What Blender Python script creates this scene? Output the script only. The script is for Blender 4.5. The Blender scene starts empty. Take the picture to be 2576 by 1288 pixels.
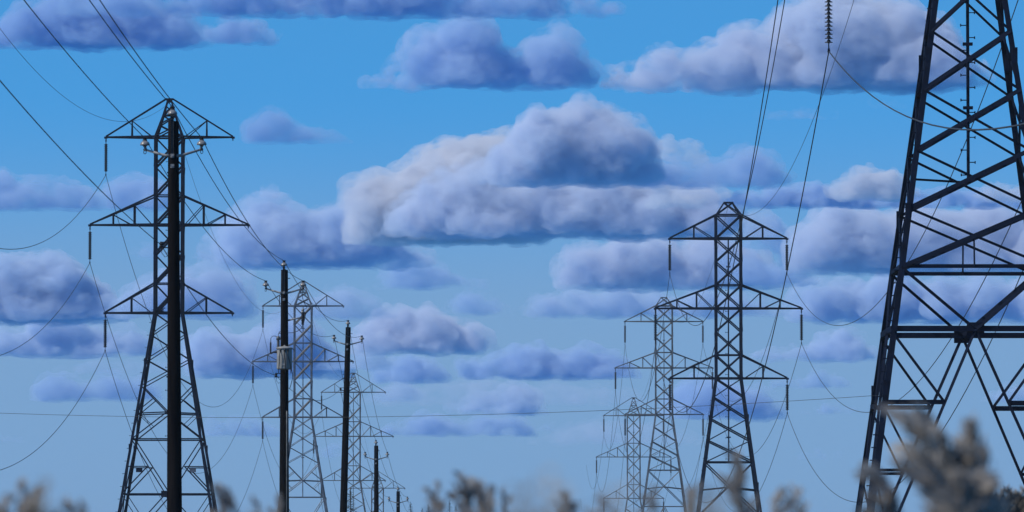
import bpy, bmesh, math, random
import numpy as np
from mathutils import Vector, Matrix, noise as mnoise
R = math.radians
SC = bpy.context.scene
COL = SC.collection

# ------------------------------------------------------------------ camera
CAM_H = 1.7
FPX = 14311.0            # 200 mm lens on a 36 mm sensor, in units of a 2576 px wide frame
PITCH = math.atan((1440 - 644) / FPX)
cam_data = bpy.data.cameras.new('camera')
cam_data.lens = 200.0
cam_data.sensor_width = 36.0
cam_data.clip_start = 0.5
cam_data.clip_end = 250000.0
cam_data.dof.use_dof = True
cam_data.dof.focus_distance = 330.0
cam_data.dof.aperture_fstop = 10.0
cam = bpy.data.objects.new('camera', cam_data)
COL.objects.link(cam)
cam.location = (0, 0, CAM_H)
cam.rotation_euler = (math.pi / 2 + PITCH, 0, 0)
SC.camera = cam

# ------------------------------------------------------------------ sky and sun
SUN_DIR = Vector((-0.66, -0.30, 0.69)).normalized()     # towards the sun: high on the left, a little behind the camera
SUN_EL = math.asin(SUN_DIR.z)
SUN_AZ = math.atan2(SUN_DIR.x, SUN_DIR.y)
world = bpy.data.worlds.new('World')
SC.world = world
world.use_nodes = True
wn = world.node_tree.nodes
wl = world.node_tree.links
for n in list(wn):
    wn.remove(n)
w_out = wn.new('ShaderNodeOutputWorld')
w_bg = wn.new('ShaderNodeBackground')
w_sky = wn.new('ShaderNodeTexSky')
w_sky.sky_type = 'NISHITA'
w_sky.sun_disc = False
w_sky.sun_elevation = SUN_EL
w_sky.sun_rotation = SUN_AZ
w_sky.altitude = 1500
w_sky.air_density = 1.0
w_sky.dust_density = 0.3
w_sky.ozone_density = 3.0
w_co = wn.new('ShaderNodeTexCoord')
w_lift = wn.new('ShaderNodeVectorMath'); w_lift.operation = 'ADD'
w_lift.inputs[1].default_value = (0, 0, 0.20)
w_nrm = wn.new('ShaderNodeVectorMath'); w_nrm.operation = 'NORMALIZE'
w_tint = wn.new('ShaderNodeMix'); w_tint.data_type = 'RGBA'; w_tint.blend_type = 'MULTIPLY'
w_tint.inputs[0].default_value = 1.0
w_tint.inputs[7].default_value = (0.31, 0.92, 1.16, 1)
w_abs = wn.new('ShaderNodeVectorMath'); w_abs.operation = 'ABSOLUTE'  # sky mirrored below the horizon, added to light the cloud bases blue
w_sep = wn.new('ShaderNodeSeparateXYZ'); w_sep2 = wn.new('ShaderNodeSeparateXYZ'); w_com = wn.new('ShaderNodeCombineXYZ')
wl.new(w_co.outputs['Generated'], w_abs.inputs[0])
wl.new(w_co.outputs['Generated'], w_sep.inputs[0])
wl.new(w_abs.outputs[0], w_sep2.inputs[0])
wl.new(w_sep.outputs[0], w_com.inputs[0])
wl.new(w_sep.outputs[1], w_com.inputs[1])
wl.new(w_sep2.outputs[2], w_com.inputs[2])
wl.new(w_com.outputs[0], w_lift.inputs[0])
wl.new(w_lift.outputs[0], w_nrm.inputs[0])
wl.new(w_nrm.outputs[0], w_sky.inputs['Vector'])
wl.new(w_sky.outputs['Color'], w_tint.inputs[6])
# the air pales towards the horizon, all the way round
w_rng = wn.new('ShaderNodeMapRange'); w_rng.interpolation_type = 'SMOOTHSTEP'
w_rng.inputs['From Min'].default_value = 0.086
w_rng.inputs['From Max'].default_value = 0.040
w_rng.inputs['To Min'].default_value = 0.0
w_rng.inputs['To Max'].default_value = 0.85
w_hor = wn.new('ShaderNodeMix'); w_hor.data_type = 'RGBA'; w_hor.blend_type = 'MIX'
w_hor.inputs[7].default_value = (1.42, 2.47, 4.05, 1)
wl.new(w_sep2.outputs[2], w_rng.inputs['Value'])
wl.new(w_rng.outputs[0], w_hor.inputs[0])
wl.new(w_tint.outputs[2], w_hor.inputs[6])
wl.new(w_hor.outputs[2], w_bg.inputs['Color'])
w_bg.inputs['Strength'].default_value = 0.15
wl.new(w_bg.outputs[0], w_out.inputs['Surface'])

sun_data = bpy.data.lights.new('sun', 'SUN')
sun_data.energy = 4.1
sun_data.angle = R(0.5)
sun_data.color = (1.0, 0.90, 0.74)
sun = bpy.data.objects.new('sun', sun_data)
COL.objects.link(sun)
sun.location = (-60, 40, 90)
sun.rotation_euler = SUN_DIR.to_track_quat('Z', 'Y').to_euler()

SC.view_settings.view_transform = 'Standard'
SC.view_settings.look = 'None'
SC.view_settings.gamma = 1.0
SC.view_settings.use_curve_mapping = False
SC.view_settings.exposure = 0.0
cy = SC.cycles
cy.use_denoising = True
try:
    cy.denoiser = 'OPENIMAGEDENOISE'
    cy.denoising_input_passes = 'RGB_ALBEDO_NORMAL'
except Exception:
    pass
cy.max_bounces = 16
cy.diffuse_bounces = 3
cy.glossy_bounces = 2
cy.transmission_bounces = 4
cy.transparent_max_bounces = 16
cy.volume_bounces = 10
cy.sample_clamp_indirect = 4.0

# ------------------------------------------------------------------ helpers
def at(x, y, d):
    """The point seen at (x, y) of the 2576 x 1288 frame, d metres down the field."""
    u = (x - 1288) / FPX
    v = (644 - y) / FPX
    cp, sp = math.cos(PITCH), math.sin(PITCH)
    dy = cp - v * sp
    dz = sp + v * cp
    k = d / dy
    return Vector((u * k, d, CAM_H + dz * k))

def zpx(y, d):
    return at(1288, y, d).z

def tag(o, label=None, cat=None, group=None, kind=None):
    if label: o['label'] = label
    if cat: o['category'] = cat
    if group: o['group'] = group
    if kind: o['kind'] = kind
    return o

def empty(name, loc):
    o = bpy.data.objects.new(name, None)
    o.empty_display_size = 0.5
    o.location = loc
    COL.objects.link(o)
    return o

def link_mesh(name, me, parent=None, loc=None):
    o = bpy.data.objects.new(name, me)
    COL.objects.link(o)
    if parent is not None:
        o.parent = parent
    if loc is not None:
        o.location = loc
    return o

def bm_mesh(name, bm, mat, smooth=False):
    me = bpy.data.meshes.new(name)
    bm.normal_update()
    bm.to_mesh(me)
    bm.free()
    if mat is not None:
        me.materials.append(mat)
    if smooth:
        for p in me.polygons:
            p.use_smooth = True
    return me

def pymesh(name, verts, faces, mat, smooth=False):
    me = bpy.data.meshes.new(name)
    me.from_pydata([tuple(v) for v in verts], [], faces)
    me.update()
    if mat is not None:
        me.materials.append(mat)
    if smooth:
        for p in me.polygons:
            p.use_smooth = True
    return me

def ground_z(x, y):
    t = min(1.0, max(0.0, (y - 225.0) / 230.0))
    t = t * t * (3 - 2 * t)
    return -6.0 * t

# ------------------------------------------------------------------ materials
def surface_mat(name, c1, c2, scale=4.0, rough=0.7, metal=0.0, stretch=(1, 1, 1), bump=0.0, spec=0.3):
    m = bpy.data.materials.new(name)
    m.use_nodes = True
    nt = m.node_tree
    b = nt.nodes['Principled BSDF']
    co = nt.nodes.new('ShaderNodeTexCoord')
    mp = nt.nodes.new('ShaderNodeMapping')
    mp.inputs['Scale'].default_value = stretch
    nz = nt.nodes.new('ShaderNodeTexNoise')
    nz.inputs['Scale'].default_value = scale
    nz.inputs['Detail'].default_value = 6
    nz.inputs['Roughness'].default_value = 0.65
    rp = nt.nodes.new('ShaderNodeValToRGB')
    rp.color_ramp.elements[0].position = 0.35
    rp.color_ramp.elements[0].color = (*c1, 1)
    rp.color_ramp.elements[1].position = 0.68
    rp.color_ramp.elements[1].color = (*c2, 1)
    nt.links.new(co.outputs['Object'], mp.inputs['Vector'])
    nt.links.new(mp.outputs[0], nz.inputs['Vector'])
    nt.links.new(nz.outputs[0], rp.inputs[0])
    nt.links.new(rp.outputs[0], b.inputs['Base Color'])
    b.inputs['Roughness'].default_value = rough
    b.inputs['Metallic'].default_value = metal
    b.inputs['Specular IOR Level'].default_value = spec
    if bump > 0:
        bp = nt.nodes.new('ShaderNodeBump')
        bp.inputs['Strength'].default_value = bump
        nt.links.new(nz.outputs[0], bp.inputs['Height'])
        nt.links.new(bp.outputs[0], b.inputs['Normal'])
    return m
# ------------------------------------------------------------------ ground
M_GRASS = surface_mat('dry_grassland', (0.035, 0.04, 0.03), (0.07, 0.075, 0.05), scale=0.05, rough=0.95)
def build_ground():
    ys = [-6000, -2000, -200, -20, 0, 60, 120, 180, 225, 240, 255, 270, 285, 300, 320, 340, 360, 380, 400, 420, 440, 455, 600, 900, 2000, 6500]
    xs = [-6000, -1000, -200, -60, -20, 0, 20, 60, 200, 1000, 6000]
    vs = [(x, y, ground_z(x, y)) for y in ys for x in xs]
    n = len(xs)
    fs = [(j * n + i, j * n + i + 1, (j + 1) * n + i + 1, (j + 1) * n + i) for j in range(len(ys) - 1) for i in range(n - 1)]
    o = link_mesh('ground', pymesh('ground', vs, fs, M_GRASS, True))
    tag(o, 'open dry grassland below the power lines', kind='structure')
build_ground()
# ------------------------------------------------------------------ clouds
TONE = {'deep': (0.50, 0.675, 0.885), 'dark': (0.585, 0.735, 0.91), 'mid': (0.665, 0.775, 0.915), 'pale': (0.745, 0.805, 0.91), 'white': (0.815, 0.835, 0.89)}  # vapour tints carry the blue of distant air and how lit each cloud looks
CLOUD_DENSITY = 0.74
CLOUD_BASE = 1300.0      # height of the cloud bases above the plain, in metres

def cloud_mat(sigma, m_per_px, color, torn=False, seed=0):
    m = bpy.data.materials.new('cloud_vapour')
    m.use_nodes = True
    nt = m.node_tree
    for n in list(nt.nodes):
        nt.nodes.remove(n)
    out = nt.nodes.new('ShaderNodeOutputMaterial')
    vs = nt.nodes.new('ShaderNodeVolumeScatter')
    va = nt.nodes.new('ShaderNodeVolumeAbsorption')
    for n in (vs, va):
        n.inputs['Color'].default_value = (*color, 1)
        n.inputs['Density'].default_value = sigma * CLOUD_DENSITY
    vs.inputs['Anisotropy'].default_value = 0.0
    if torn:                             # the outer veil is torn into wisps
        co = nt.nodes.new('ShaderNodeTexCoord')
        mp = nt.nodes.new('ShaderNodeMapping')
        mp.inputs['Scale'].default_value = (0.7, 0.9, 1.0)
        mp.inputs['Location'].default_value = (seed * 1.7 * 40 * m_per_px, 0, 0)
        nz = nt.nodes.new('ShaderNodeTexNoise')
        nz.inputs['Scale'].default_value = 1.0 / (38.0 * m_per_px)
        nz.inputs['Detail'].default_value = 4
        nz.inputs['Roughness'].default_value = 0.62
        mr = nt.nodes.new('ShaderNodeMapRange')
        mr.inputs['From Min'].default_value = 0.40
        mr.inputs['From Max'].default_value = 0.64
        mr.inputs['To Min'].default_value = 0.0
        mr.inputs['To Max'].default_value = sigma * CLOUD_DENSITY
        nt.links.new(co.outputs['Object'], mp.inputs['Vector'])
        nt.links.new(mp.outputs[0], nz.inputs['Vector'])
        nt.links.new(nz.outputs[0], mr.inputs['Value'])
        for n in (vs, va):
            nt.links.new(mr.outputs[0], n.inputs['Density'])
    ad = nt.nodes.new('ShaderNodeAddShader')
    nt.links.new(vs.outputs[0], ad.inputs[0])
    nt.links.new(va.outputs[0], ad.inputs[1])
    nt.links.new(ad.outputs[0], out.inputs['Volume'])
    return m

def interp(pts, x):
    if x <= pts[0][0]: return pts[0][1]
    for (x0, y0), (x1, y1) in zip(pts, pts[1:]):
        if x <= x1:
            t = (x - x0) / max(1e-6, x1 - x0)
            return y0 + (y1 - y0) * t
    return pts[-1][1]

ICO = None
def ico_template():
    global ICO
    bm = bmesh.new()
    bmesh.ops.create_icosphere(bm, subdivisions=2, radius=1.0)
    bm.verts.index_update()
    v = np.array([tuple(a.co) for a in bm.verts])
    f = np.array([[b.index for b in a.verts] for a in bm.faces])
    bm.free()
    ICO = (v, f)
ico_template()

_prm = np.random.RandomState(4).permutation(256)
_prm = np.concatenate([_prm, _prm, _prm])
_grd = np.random.RandomState(5).normal(size=(256, 3))
_grd /= np.linalg.norm(_grd, axis=1)[:, None]
def gnoise(p):
    """Gradient noise of many points at once, about -0.7 to 0.7."""
    i = np.floor(p).astype(int)
    f = p - i
    i &= 255
    u = f * f * f * (f * (f * 6 - 15) + 10)
    out = 0
    for dx in (0, 1):
        wx = u[:, 0] if dx else 1 - u[:, 0]
        for dy in (0, 1):
            wy = u[:, 1] if dy else 1 - u[:, 1]
            for dz in (0, 1):
                wz = u[:, 2] if dz else 1 - u[:, 2]
                h = _prm[_prm[_prm[(i[:, 0] + dx) & 255] + ((i[:, 1] + dy) & 255)] + ((i[:, 2] + dz) & 255)]
                g = _grd[h]
                out = out + wx * wy * wz * (g[:, 0] * (f[:, 0] - dx) + g[:, 1] * (f[:, 1] - dy) + g[:, 2] * (f[:, 2] - dz))
    return out

def lumpy(puffs, voxel, seed, hmax, amp, x_mid, base):
    V, F = ICO
    vs, fs, o = [], [], 0
    for (px, py, dd, rx, r) in puffs:
        vs.append(V * np.array([rx, r * 1.1, r]) + np.array([px - x_mid, dd, base - py]))
        fs.append(F + o); o += len(V)
    me = bpy.data.meshes.new('raw')
    me.from_pydata(np.concatenate(vs).tolist(), [], np.concatenate(fs).tolist())
    me2 = remeshed(me, voxel)
    nv = len(me2.vertices)
    co = np.empty(nv * 3); me2.vertices.foreach_get('co', co); co = co.reshape(-1, 3)
    no = np.empty(nv * 3); me2.vertices.foreach_get('normal', no); no = no.reshape(-1, 3)
    off = np.array([seed * 17.3, seed * 5.1, seed * 9.7])
    hm = min(hmax, 160.0)
    s1, s2, s3, s4 = 1 / (hm * 0.62 + 10), 1 / (hm * 0.26 + 7), 1 / (hm * 0.10 + 7), 1 / 7.0
    a1, a2, a3, a4 = hm * 0.22, hm * 0.13, hm * 0.06 + 3, 4.0
    disp = gnoise(co * s1 + off) * a1 + (np.abs(gnoise(co * s2 + off)) - 0.2) * a2 + (np.abs(gnoise(co * s3 + off)) - 0.2) * a3 + gnoise(co * s4 + off) * a4
    flat = np.stack([co[:, 0], co[:, 1], np.full(nv, seed * 31.0)], 1)
    wav = gnoise(flat * s1) * hm * 0.14 + gnoise(flat * s3) * hm * 0.07 + gnoise(flat / 9.0) * 2.5
    return me2, co, no, disp * amp, wav

def remeshed(me, voxel):
    """One clean closed skin again after the displacement."""
    tmp = bpy.data.objects.new('raw', me)
    COL.objects.link(tmp)
    md = tmp.modifiers.new('r', 'REMESH')
    md.mode = 'VOXEL'
    md.voxel_size = voxel
    ev = tmp.evaluated_get(bpy.context.evaluated_depsgraph_get())
    out = bpy.data.meshes.new_from_object(ev)
    bpy.data.objects.remove(tmp)
    bpy.data.meshes.remove(me)
    return out

def keep_largest(me):
    """The core of a cloud is one body: drop crumbs that came loose."""
    bm = bmesh.new(); bm.from_mesh(me)
    seen = set(); groups = []
    for v in bm.verts:
        if v in seen: continue
        st = [v]; seen.add(v); g = []
        while st:
            a = st.pop(); g.append(a)
            for e in a.link_edges:
                b = e.other_vert(a)
                if b not in seen:
                    seen.add(b); st.append(b)
        groups.append(g)
    if len(groups) > 1:
        groups.sort(key=len)
        for g in groups[:-1]:
            bmesh.ops.delete(bm, geom=g, context='VERTS')
        bm.to_mesh(me)
    bm.free()

def make_cloud(label, base, outline, tau=1.0, seed=0, puff=1.0, voxel=4.0, dist=None, tone='mid'):
    """A cumulus: heaped round puffs under an outline, over a flat base. tau is the optical thickness per 30 frame pixels."""
    rnd = random.Random(seed * 7919 + 13)
    d = dist or (CLOUD_BASE - CAM_H) / math.tan((1440 - base) / FPX)
    m_per_px = d / FPX
    x0, x1 = outline[0][0], outline[-1][0]
    xm = (x0 + x1) / 2
    W = x1 - x0
    hmax = max(base - y for _, y in outline)
    wob = random.Random(seed)
    ph = [wob.uniform(0, 6.28) for _ in range(4)]
    raw = outline
    outline = []
    for k in range(81):                  # uneven crest along the given outline
        x = x0 + W * k / 80
        y = interp(raw, x)
        h = base - y
        y -= h * (0.09 * math.sin(x / 31.0 + ph[0]) + 0.08 * math.sin(x / 17.0 + ph[1]) + 0.06 * math.sin(x / 53.0 + ph[2]))
        outline.append((x, y))
    puffs = []
    n = int(max(10, min(90, W * hmax / (hmax * hmax * 0.045 + 250))))
    depth = min(hmax * 0.9, W * 0.4)
    for i in range(n):
        x = x0 + W * (i + rnd.random()) / n
        top = interp(outline, x)
        h = max(5.0, base - top)
        r = h * (0.22 + 0.26 * rnd.random()) * puff
        r = max(4.0, min(r, W * 0.2))
        cy_ = top + r * rnd.uniform(0.95, 1.3)
        if i % 2:
            cy_ = base - r * rnd.uniform(0.2, 0.8)
        dd = depth * rnd.uniform(-0.5, 0.5) * (h / hmax) ** 0.5
        puffs.append((x, cy_, dd, r * rnd.uniform(1.0, 1.6), r))
        for k in range(4):               # cauliflower heads on the big puff
            a = rnd.uniform(0, 2 * math.pi)
            e = rnd.uniform(-0.2, 1.2)
            rr = r * rnd.uniform(0.25, 0.5)
            xx = x + math.cos(a) * math.cos(e) * r * 1.1
            yy = cy_ - math.sin(e) * r * 0.9
            if base - yy > 0 and yy - rr * 0.9 > interp(outline, xx) - 6:
                puffs.append((xx, yy, dd + math.sin(a) * math.cos(e) * r, rr * 1.15, rr))
    scraps = []
    for k in range(int(6 + W / 60)):     # torn scraps round the rim
        x = rnd.uniform(x0 - 14, x1 + 14)
        top = interp(outline, x)
        r = rnd.uniform(3.0, 8.0)
        y = top - rnd.uniform(-4, 7) if rnd.random() < 0.6 else base + rnd.uniform(-8, 3)
        scraps.append((x, y, depth * rnd.uniform(-0.3, 0.3), r * rnd.uniform(1.2, 2.8), r))
    shell = max(4.0, min(14.0, hmax * 0.11))
    c = at(xm, base, d)
    root = None
    for part, grow, share, amp, ps in (('cloud', -shell * 0.8, 0.72, 0.9, puffs), ('veil', shell * 0.7, 0.75, 1.2, puffs + scraps)):
        vx = voxel * (1.0 if part == 'cloud' else 1.3)
        me, co, no, disp, wav = lumpy(ps, vx, seed + (0 if part == 'cloud' else 0.37), hmax, amp, xm, base)
        q = co + no * (disp + grow)[:, None]
        w = wav - grow * 0.4
        low = q[:, 2] < w
        q[low, 2] = w[low] + (q[low, 2] - w[low]) * 0.12
        me.vertices.foreach_set('co', q.ravel())
        me.update()
        me = remeshed(me, vx)
        if part == 'cloud':
            keep_largest(me)
        me.transform(Matrix.Scale(m_per_px, 4))
        me.name = part
        me.materials.clear()
        me.materials.append(cloud_mat(tau * share / (30.0 * m_per_px), m_per_px, TONE[tone], part == 'veil', seed))
        o = bpy.data.objects.new(part, me)
        COL.objects.link(o)
        if root is None:
            o.location = c
            tag(o, label, 'cloud', 'cumulus clouds in the sky')
            root = o
        else:
            o.parent = root
    return root

CLOUDS = [
 # label, base y, outline [(x, top y)], optical thickness, vapour tone
 ('wide grey violet cloud filling the top left corner', 116, [(-90, 60), (0, 42), (60, 10), (200, -30), (330, -25), (440, 10), (520, 80)], 1.2, 'deep'),
 ('small violet cloud joined to the top left bank, right of the two wires', 108, [(480, 75), (545, 44), (610, 36), (660, 55), (698, 90)], 1.2, 'deep'),
 ('long dark violet cloud band cut by the top edge of the picture', 38, [(130, 10), (300, -40), (700, -70), (1200, -80), (1450, -40), (1560, 10)], 1.2, 'deep'),
 ('double headed violet cloud alone in the upper middle', 216, [(910, 190), (960, 185), (1020, 125), (1075, 60), (1130, 48), (1210, 60), (1265, 125), (1310, 150), (1345, 110), (1400, 82), (1450, 110), (1490, 160)], 1.1, 'dark'),
 ('large pale cloud at upper right, sloping down to the left', 222, [(1500, 205), (1570, 150), (1650, 125), (1730, 130), (1830, 95), (1920, 70), (1990, 20), (2100, -12), (2260, 0), (2330, 40), (2400, 120), (2480, 180)], 1.3, 'pale'),
 ('lone small violet cloud right of the tallest pylon top', 358, [(605, 345), (640, 300), (680, 276), (740, 282), (790, 320), (890, 356)], 0.9, 'deep'),
 ('thin violet wisp under the large upper right cloud', 300, [(1890, 290), (1960, 280), (2020, 264), (2060, 272), (2105, 292)], 0.5, 'dark'),
 ('faint tiny wisp beside the near pylon upper leg', 272, [(2190, 262), (2230, 238), (2265, 262)], 0.3, 'dark'),
 ('flat violet cloud behind the upper arms of the tallest pylon', 525, [(-80, 440), (0, 432), (60, 450), (140, 448), (230, 462), (310, 455), (380, 440), (440, 500)], 1.0, 'dark'),
 ('bright white cloud shoulder left of the great middle cloud', 606, [(925, 500), (940, 450), (1000, 402), (1070, 398), (1110, 380), (1190, 352), (1260, 352), (1300, 420), (1350, 500)], 1.6, 'white'),
 ('great domed grey cloud in the middle of the sky', 460, [(1235, 420), (1255, 360), (1300, 318), (1350, 285), (1430, 266), (1520, 280), (1590, 310), (1630, 360), (1660, 430)], 1.5, 'pale'),
 ('dark cloud trailing off right of the great dome', 470, [(1610, 400), (1700, 398), (1780, 402), (1850, 382), (1920, 390), (1960, 410), (1992, 455)], 0.9, 'dark'),
 ('small bright cloud peeking over right of the great dome', 520, [(1640, 420), (1660, 345), (1700, 338), (1740, 358), (1770, 430)], 1.6, 'white'),
 ('long pale bank with a dark flat base under the great dome', 590, [(960, 570), (1020, 500), (1100, 440), (1230, 415), (1400, 440), (1560, 425), (1680, 430), (1780, 470), (1850, 560)], 1.5, 'pale'),
 ('pale pointed cloud right of the wooden pole, with dark lower bank', 668, [(550, 600), (590, 540), (640, 500), (700, 492), (750, 488), (770, 540), (850, 525), (920, 535), (990, 590), (1085, 640)], 1.2, 'mid'),
 ('tiny dark cloud left behind the tall wooden pole', 650, [(342, 635), (380, 606), (425, 640)], 0.7, 'dark'),
 ('tiny dark cloud right beside the tall wooden pole', 650, [(478, 640), (515, 610), (562, 645)], 0.6, 'dark'),
 ('blue violet cloud with a low peak below the middle bank', 724, [(945, 700), (1010, 650), (1060, 634), (1110, 655), (1170, 690), (1225, 718)], 0.9, 'dark'),
 ('thin flat cloud strip left of the blue violet cloud', 740, [(820, 735), (880, 724), (940, 736)], 0.35, 'dark'),
 ('pale heaped cloud behind the flat topped pylon', 722, [(1420, 690), (1440, 650), (1480, 618), (1560, 600), (1680, 594), (1800, 590), (1900, 640), (1960, 690)], 1.4, 'pale'),
 ('broad low cloud bank left of the distant flat topped pylon', 795, [(1315, 775), (1350, 745), (1420, 725), (1560, 722), (1700, 728), (1850, 735), (1980, 770)], 1.1),
 ('small bright cloud far right above the dark flat band', 500, [(2085, 462), (2140, 440), (2200, 418), (2250, 430), (2300, 470)], 1.6, 'white'),
 ('long flat dark cloud band at right, behind the near pylon', 522, [(1815, 505), (1880, 470), (2050, 458), (2200, 462), (2350, 474), (2640, 476)], 2.6, 'dark'),
 ('bright cloud edge seen through the near pylon at the right border', 508, [(2440, 490), (2500, 462), (2560, 456), (2640, 470)], 1.4, 'white'),
 ('broad pale cloud between the two right pylons', 680, [(1985, 650), (2020, 570), (2100, 525), (2250, 518), (2400, 520), (2530, 520), (2640, 540)], 1.3, 'pale'),
 ('low pale cloud under the broad one, behind the near pylon leg', 806, [(1990, 780), (2060, 710), (2150, 690), (2300, 700), (2450, 705), (2640, 690)], 1.0),
 ('rounded blue cloud at the left edge below the arms', 805, [(-90, 700), (-20, 650), (50, 640), (130, 652), (200, 665), (250, 700), (290, 770)], 1.2, 'mid'),
 ('pale cloud behind the lower arms of the tallest pylon', 795, [(280, 760), (330, 715), (400, 690), (480, 668), (560, 672), (610, 720), (650, 770)], 1.0),
 ('wide pale cloud low on the left side', 895, [(-60, 850), (0, 820), (120, 802), (250, 810), (340, 830), (410, 880)], 1.0),
 ('pale blue cloud between the tall pole and the transformer pole', 945, [(475, 900), (520, 840), (580, 815), (650, 830), (740, 810), (820, 860), (880, 920)], 0.9),
 ('pale rounded cloud right of the third wooden pole', 886, [(885, 850), (940, 800), (1000, 775), (1070, 768), (1140, 780), (1190, 820), (1235, 860)], 1.1, 'pale'),
 ('small flat based blue cloud in the middle, under the low peak', 790, [(1115, 770), (1140, 748), (1180, 734), (1240, 740), (1280, 765), (1295, 780)], 0.9, 'dark'),
 ('rounded blue cloud tucked below the pale rounded one', 962, [(935, 930), (970, 895), (1030, 888), (1090, 905), (1130, 945)], 0.7, 'dark'),
 ('long ragged blue cloud across the middle, left of the far pylons', 950, [(1155, 905), (1200, 882), (1240, 900), (1300, 872), (1370, 868), (1440, 885), (1520, 880), (1600, 915)], 0.9, 'dark'),
 ('ragged small cloud low on the left, left of the tallest pylon', 1006, [(80, 975), (120, 935), (170, 960), (240, 945), (330, 935), (420, 990)], 0.6, 'dark'),
 ('small peaked blue cloud above the crossing wire', 1040, [(1145, 1025), (1200, 990), (1255, 975), (1285, 960), (1330, 975), (1365, 1020)], 0.9),
 ('long flat blue cloud just below the crossing wire', 1096, [(945, 1080), (1000, 1055), (1080, 1040), (1160, 1060), (1230, 1042), (1300, 1050), (1340, 1070)], 0.8, 'dark'),
 ('flat blue cloud behind the transformer pole foot', 1096, [(495, 1080), (560, 1056), (640, 1048), (705, 1075)], 0.7, 'dark'),
 ('rounded violet cloud between near pylon and flat topped pylon', 906, [(1880, 880), (2030, 870), (2060, 838), (2110, 824), (2160, 845), (2205, 880)], 0.8),
 ('small flat blue cloud under the right arm of the flat topped pylon', 976, [(1940, 955), (2000, 945), (2070, 934), (2145, 965)], 0.6, 'dark'),
 ('blue cloud behind the feet of the flat topped pylon', 1050, [(1690, 1010), (1720, 970), (1800, 948), (1880, 960), (1970, 1010)], 0.7, 'dark'),
 ('tiny blue cloud left of the near pylon', 1042, [(2035, 1035), (2085, 1012), (2145, 1032)], 0.6, 'dark'),
 ('tiny blue wisp low beside the near pylon', 1154, [(2020, 1148), (2060, 1130), (2105, 1146)], 0.6, 'dark'),
 ('tiny blue cloud right of the small peaked cloud', 1084, [(1366, 1078), (1380, 1066), (1396, 1078)], 0.5, 'dark'),
 ('faint blue puff left of the fourth wooden pole', 1150, [(790, 1140), (840, 1108), (890, 1140)], 0.5, 'dark'),
 ('low faint cloud inside the near pylon at the right border', 1010, [(2470, 1000), (2510, 975), (2570, 970), (2640, 990)], 0.7),
 ('tiny dark cloud at the left edge near the bottom', 1112, [(-30, 1105), (15, 1093), (50, 1106)], 0.6, 'dark'),
 ('shaded blue cloud bank just right of the flat topped pylon', 712, [(1850, 640), (1890, 560), (1940, 535), (1985, 570), (2020, 660)], 1.0, 'dark'),
 ('pale cloud scrap behind the top of the flat topped pylon', 600, [(1830, 580), (1870, 530), (1920, 520), (1960, 570)], 0.7, 'pale'),
 ('dim violet cloud behind the top of the pale pylon', 800, [(660, 780), (740, 735), (840, 720), (930, 745), (1000, 785)], 0.45),
 ('dim violet cloud behind the middle of the pale pylon', 930, [(790, 915), (850, 880), (930, 870), (990, 915)], 0.5),
 ('thin pale cloud sheet above the crossing wire', 1018, [(880, 1000), (1000, 968), (1200, 952), (1400, 958), (1560, 975), (1680, 1005)], 0.16, 'pale'),
 ('thin pale cloud sheet right of the small peaked cloud', 1118, [(1330, 1100), (1420, 1062), (1540, 1050), (1680, 1066), (1780, 1104)], 0.14, 'pale'),
 ('thin violet cloud sheet low on the left', 940, [(120, 925), (240, 905), (400, 900), (470, 930)], 0.25),
 ('faint violet cloud low behind the distant left pylons', 1010, [(930, 985), (1000, 962), (1060, 975), (1100, 1000)], 0.4),
]
for i, c in enumerate(CLOUDS):
    lab, base, outl, tau = c[:4]
    W = outl[-1][0] - outl[0][0]
    make_cloud(lab, base, outl, tau * (1.0 if base < 800 else 1.6 if base < 900 else 2.0), seed=i + 1, voxel=4.3 if W > 260 else 2.8, tone=c[4] if len(c) > 4 else 'mid')
# ------------------------------------------------------------------ lattice pylons
STEEL_DARK = surface_mat('silhouette_steel', (0.0025, 0.005, 0.014), (0.006, 0.012, 0.034), scale=1.3, rough=0.8, spec=0.05)  # silhouette darkness is put into this navy-black base colour
STEEL_MID = surface_mat('hazed_steel', (0.025, 0.033, 0.05), (0.13, 0.15, 0.18), scale=1.1, rough=0.6, spec=0.3)  # paler tone for far pylons, distance haze put into the colour
STEEL_PALE = surface_mat('pale_galvanised_steel', (0.022, 0.032, 0.055), (0.125, 0.155, 0.21), scale=0.9, rough=0.55, spec=0.3)  # pale galvanised grey, with the blue of distance haze added
GLAZE_DARK = surface_mat('dark_porcelain', (0.006, 0.007, 0.012), (0.015, 0.015, 0.02), scale=5, rough=0.4, spec=0.25)
GLAZE_BROWN = surface_mat('brown_porcelain', (0.02, 0.016, 0.018), (0.045, 0.034, 0.032), scale=5, rough=0.3, spec=0.5)
WIRE_MAT = surface_mat('weathered_conductor', (0.02, 0.022, 0.028), (0.05, 0.05, 0.055), scale=0.4, rough=0.6)

_angle = {}
def angle_mesh(mat):
    """Unit L-section bar from z=0 to z=1, flanges 1 wide; shared by every bar of that steel."""
    if mat.name in _angle:
        return _angle[mat.name]
    t = 0.16
    prof = [(-.35, -.35), (.65, -.35), (.65, -.35 + t), (-.35 + t, -.35 + t), (-.35 + t, .65), (-.35, .65)]
    vs = [(x, y, 0) for x, y in prof] + [(x, y, 1) for x, y in prof]
    fs = [(i, (i + 1) % 6, 6 + (i + 1) % 6, 6 + i) for i in range(6)] + [(5, 4, 3, 2, 1, 0), (6, 7, 8, 9, 10, 11)]
    me = pymesh('steel_angle', vs, fs, mat)
    _angle[mat.name] = me
    return me

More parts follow.
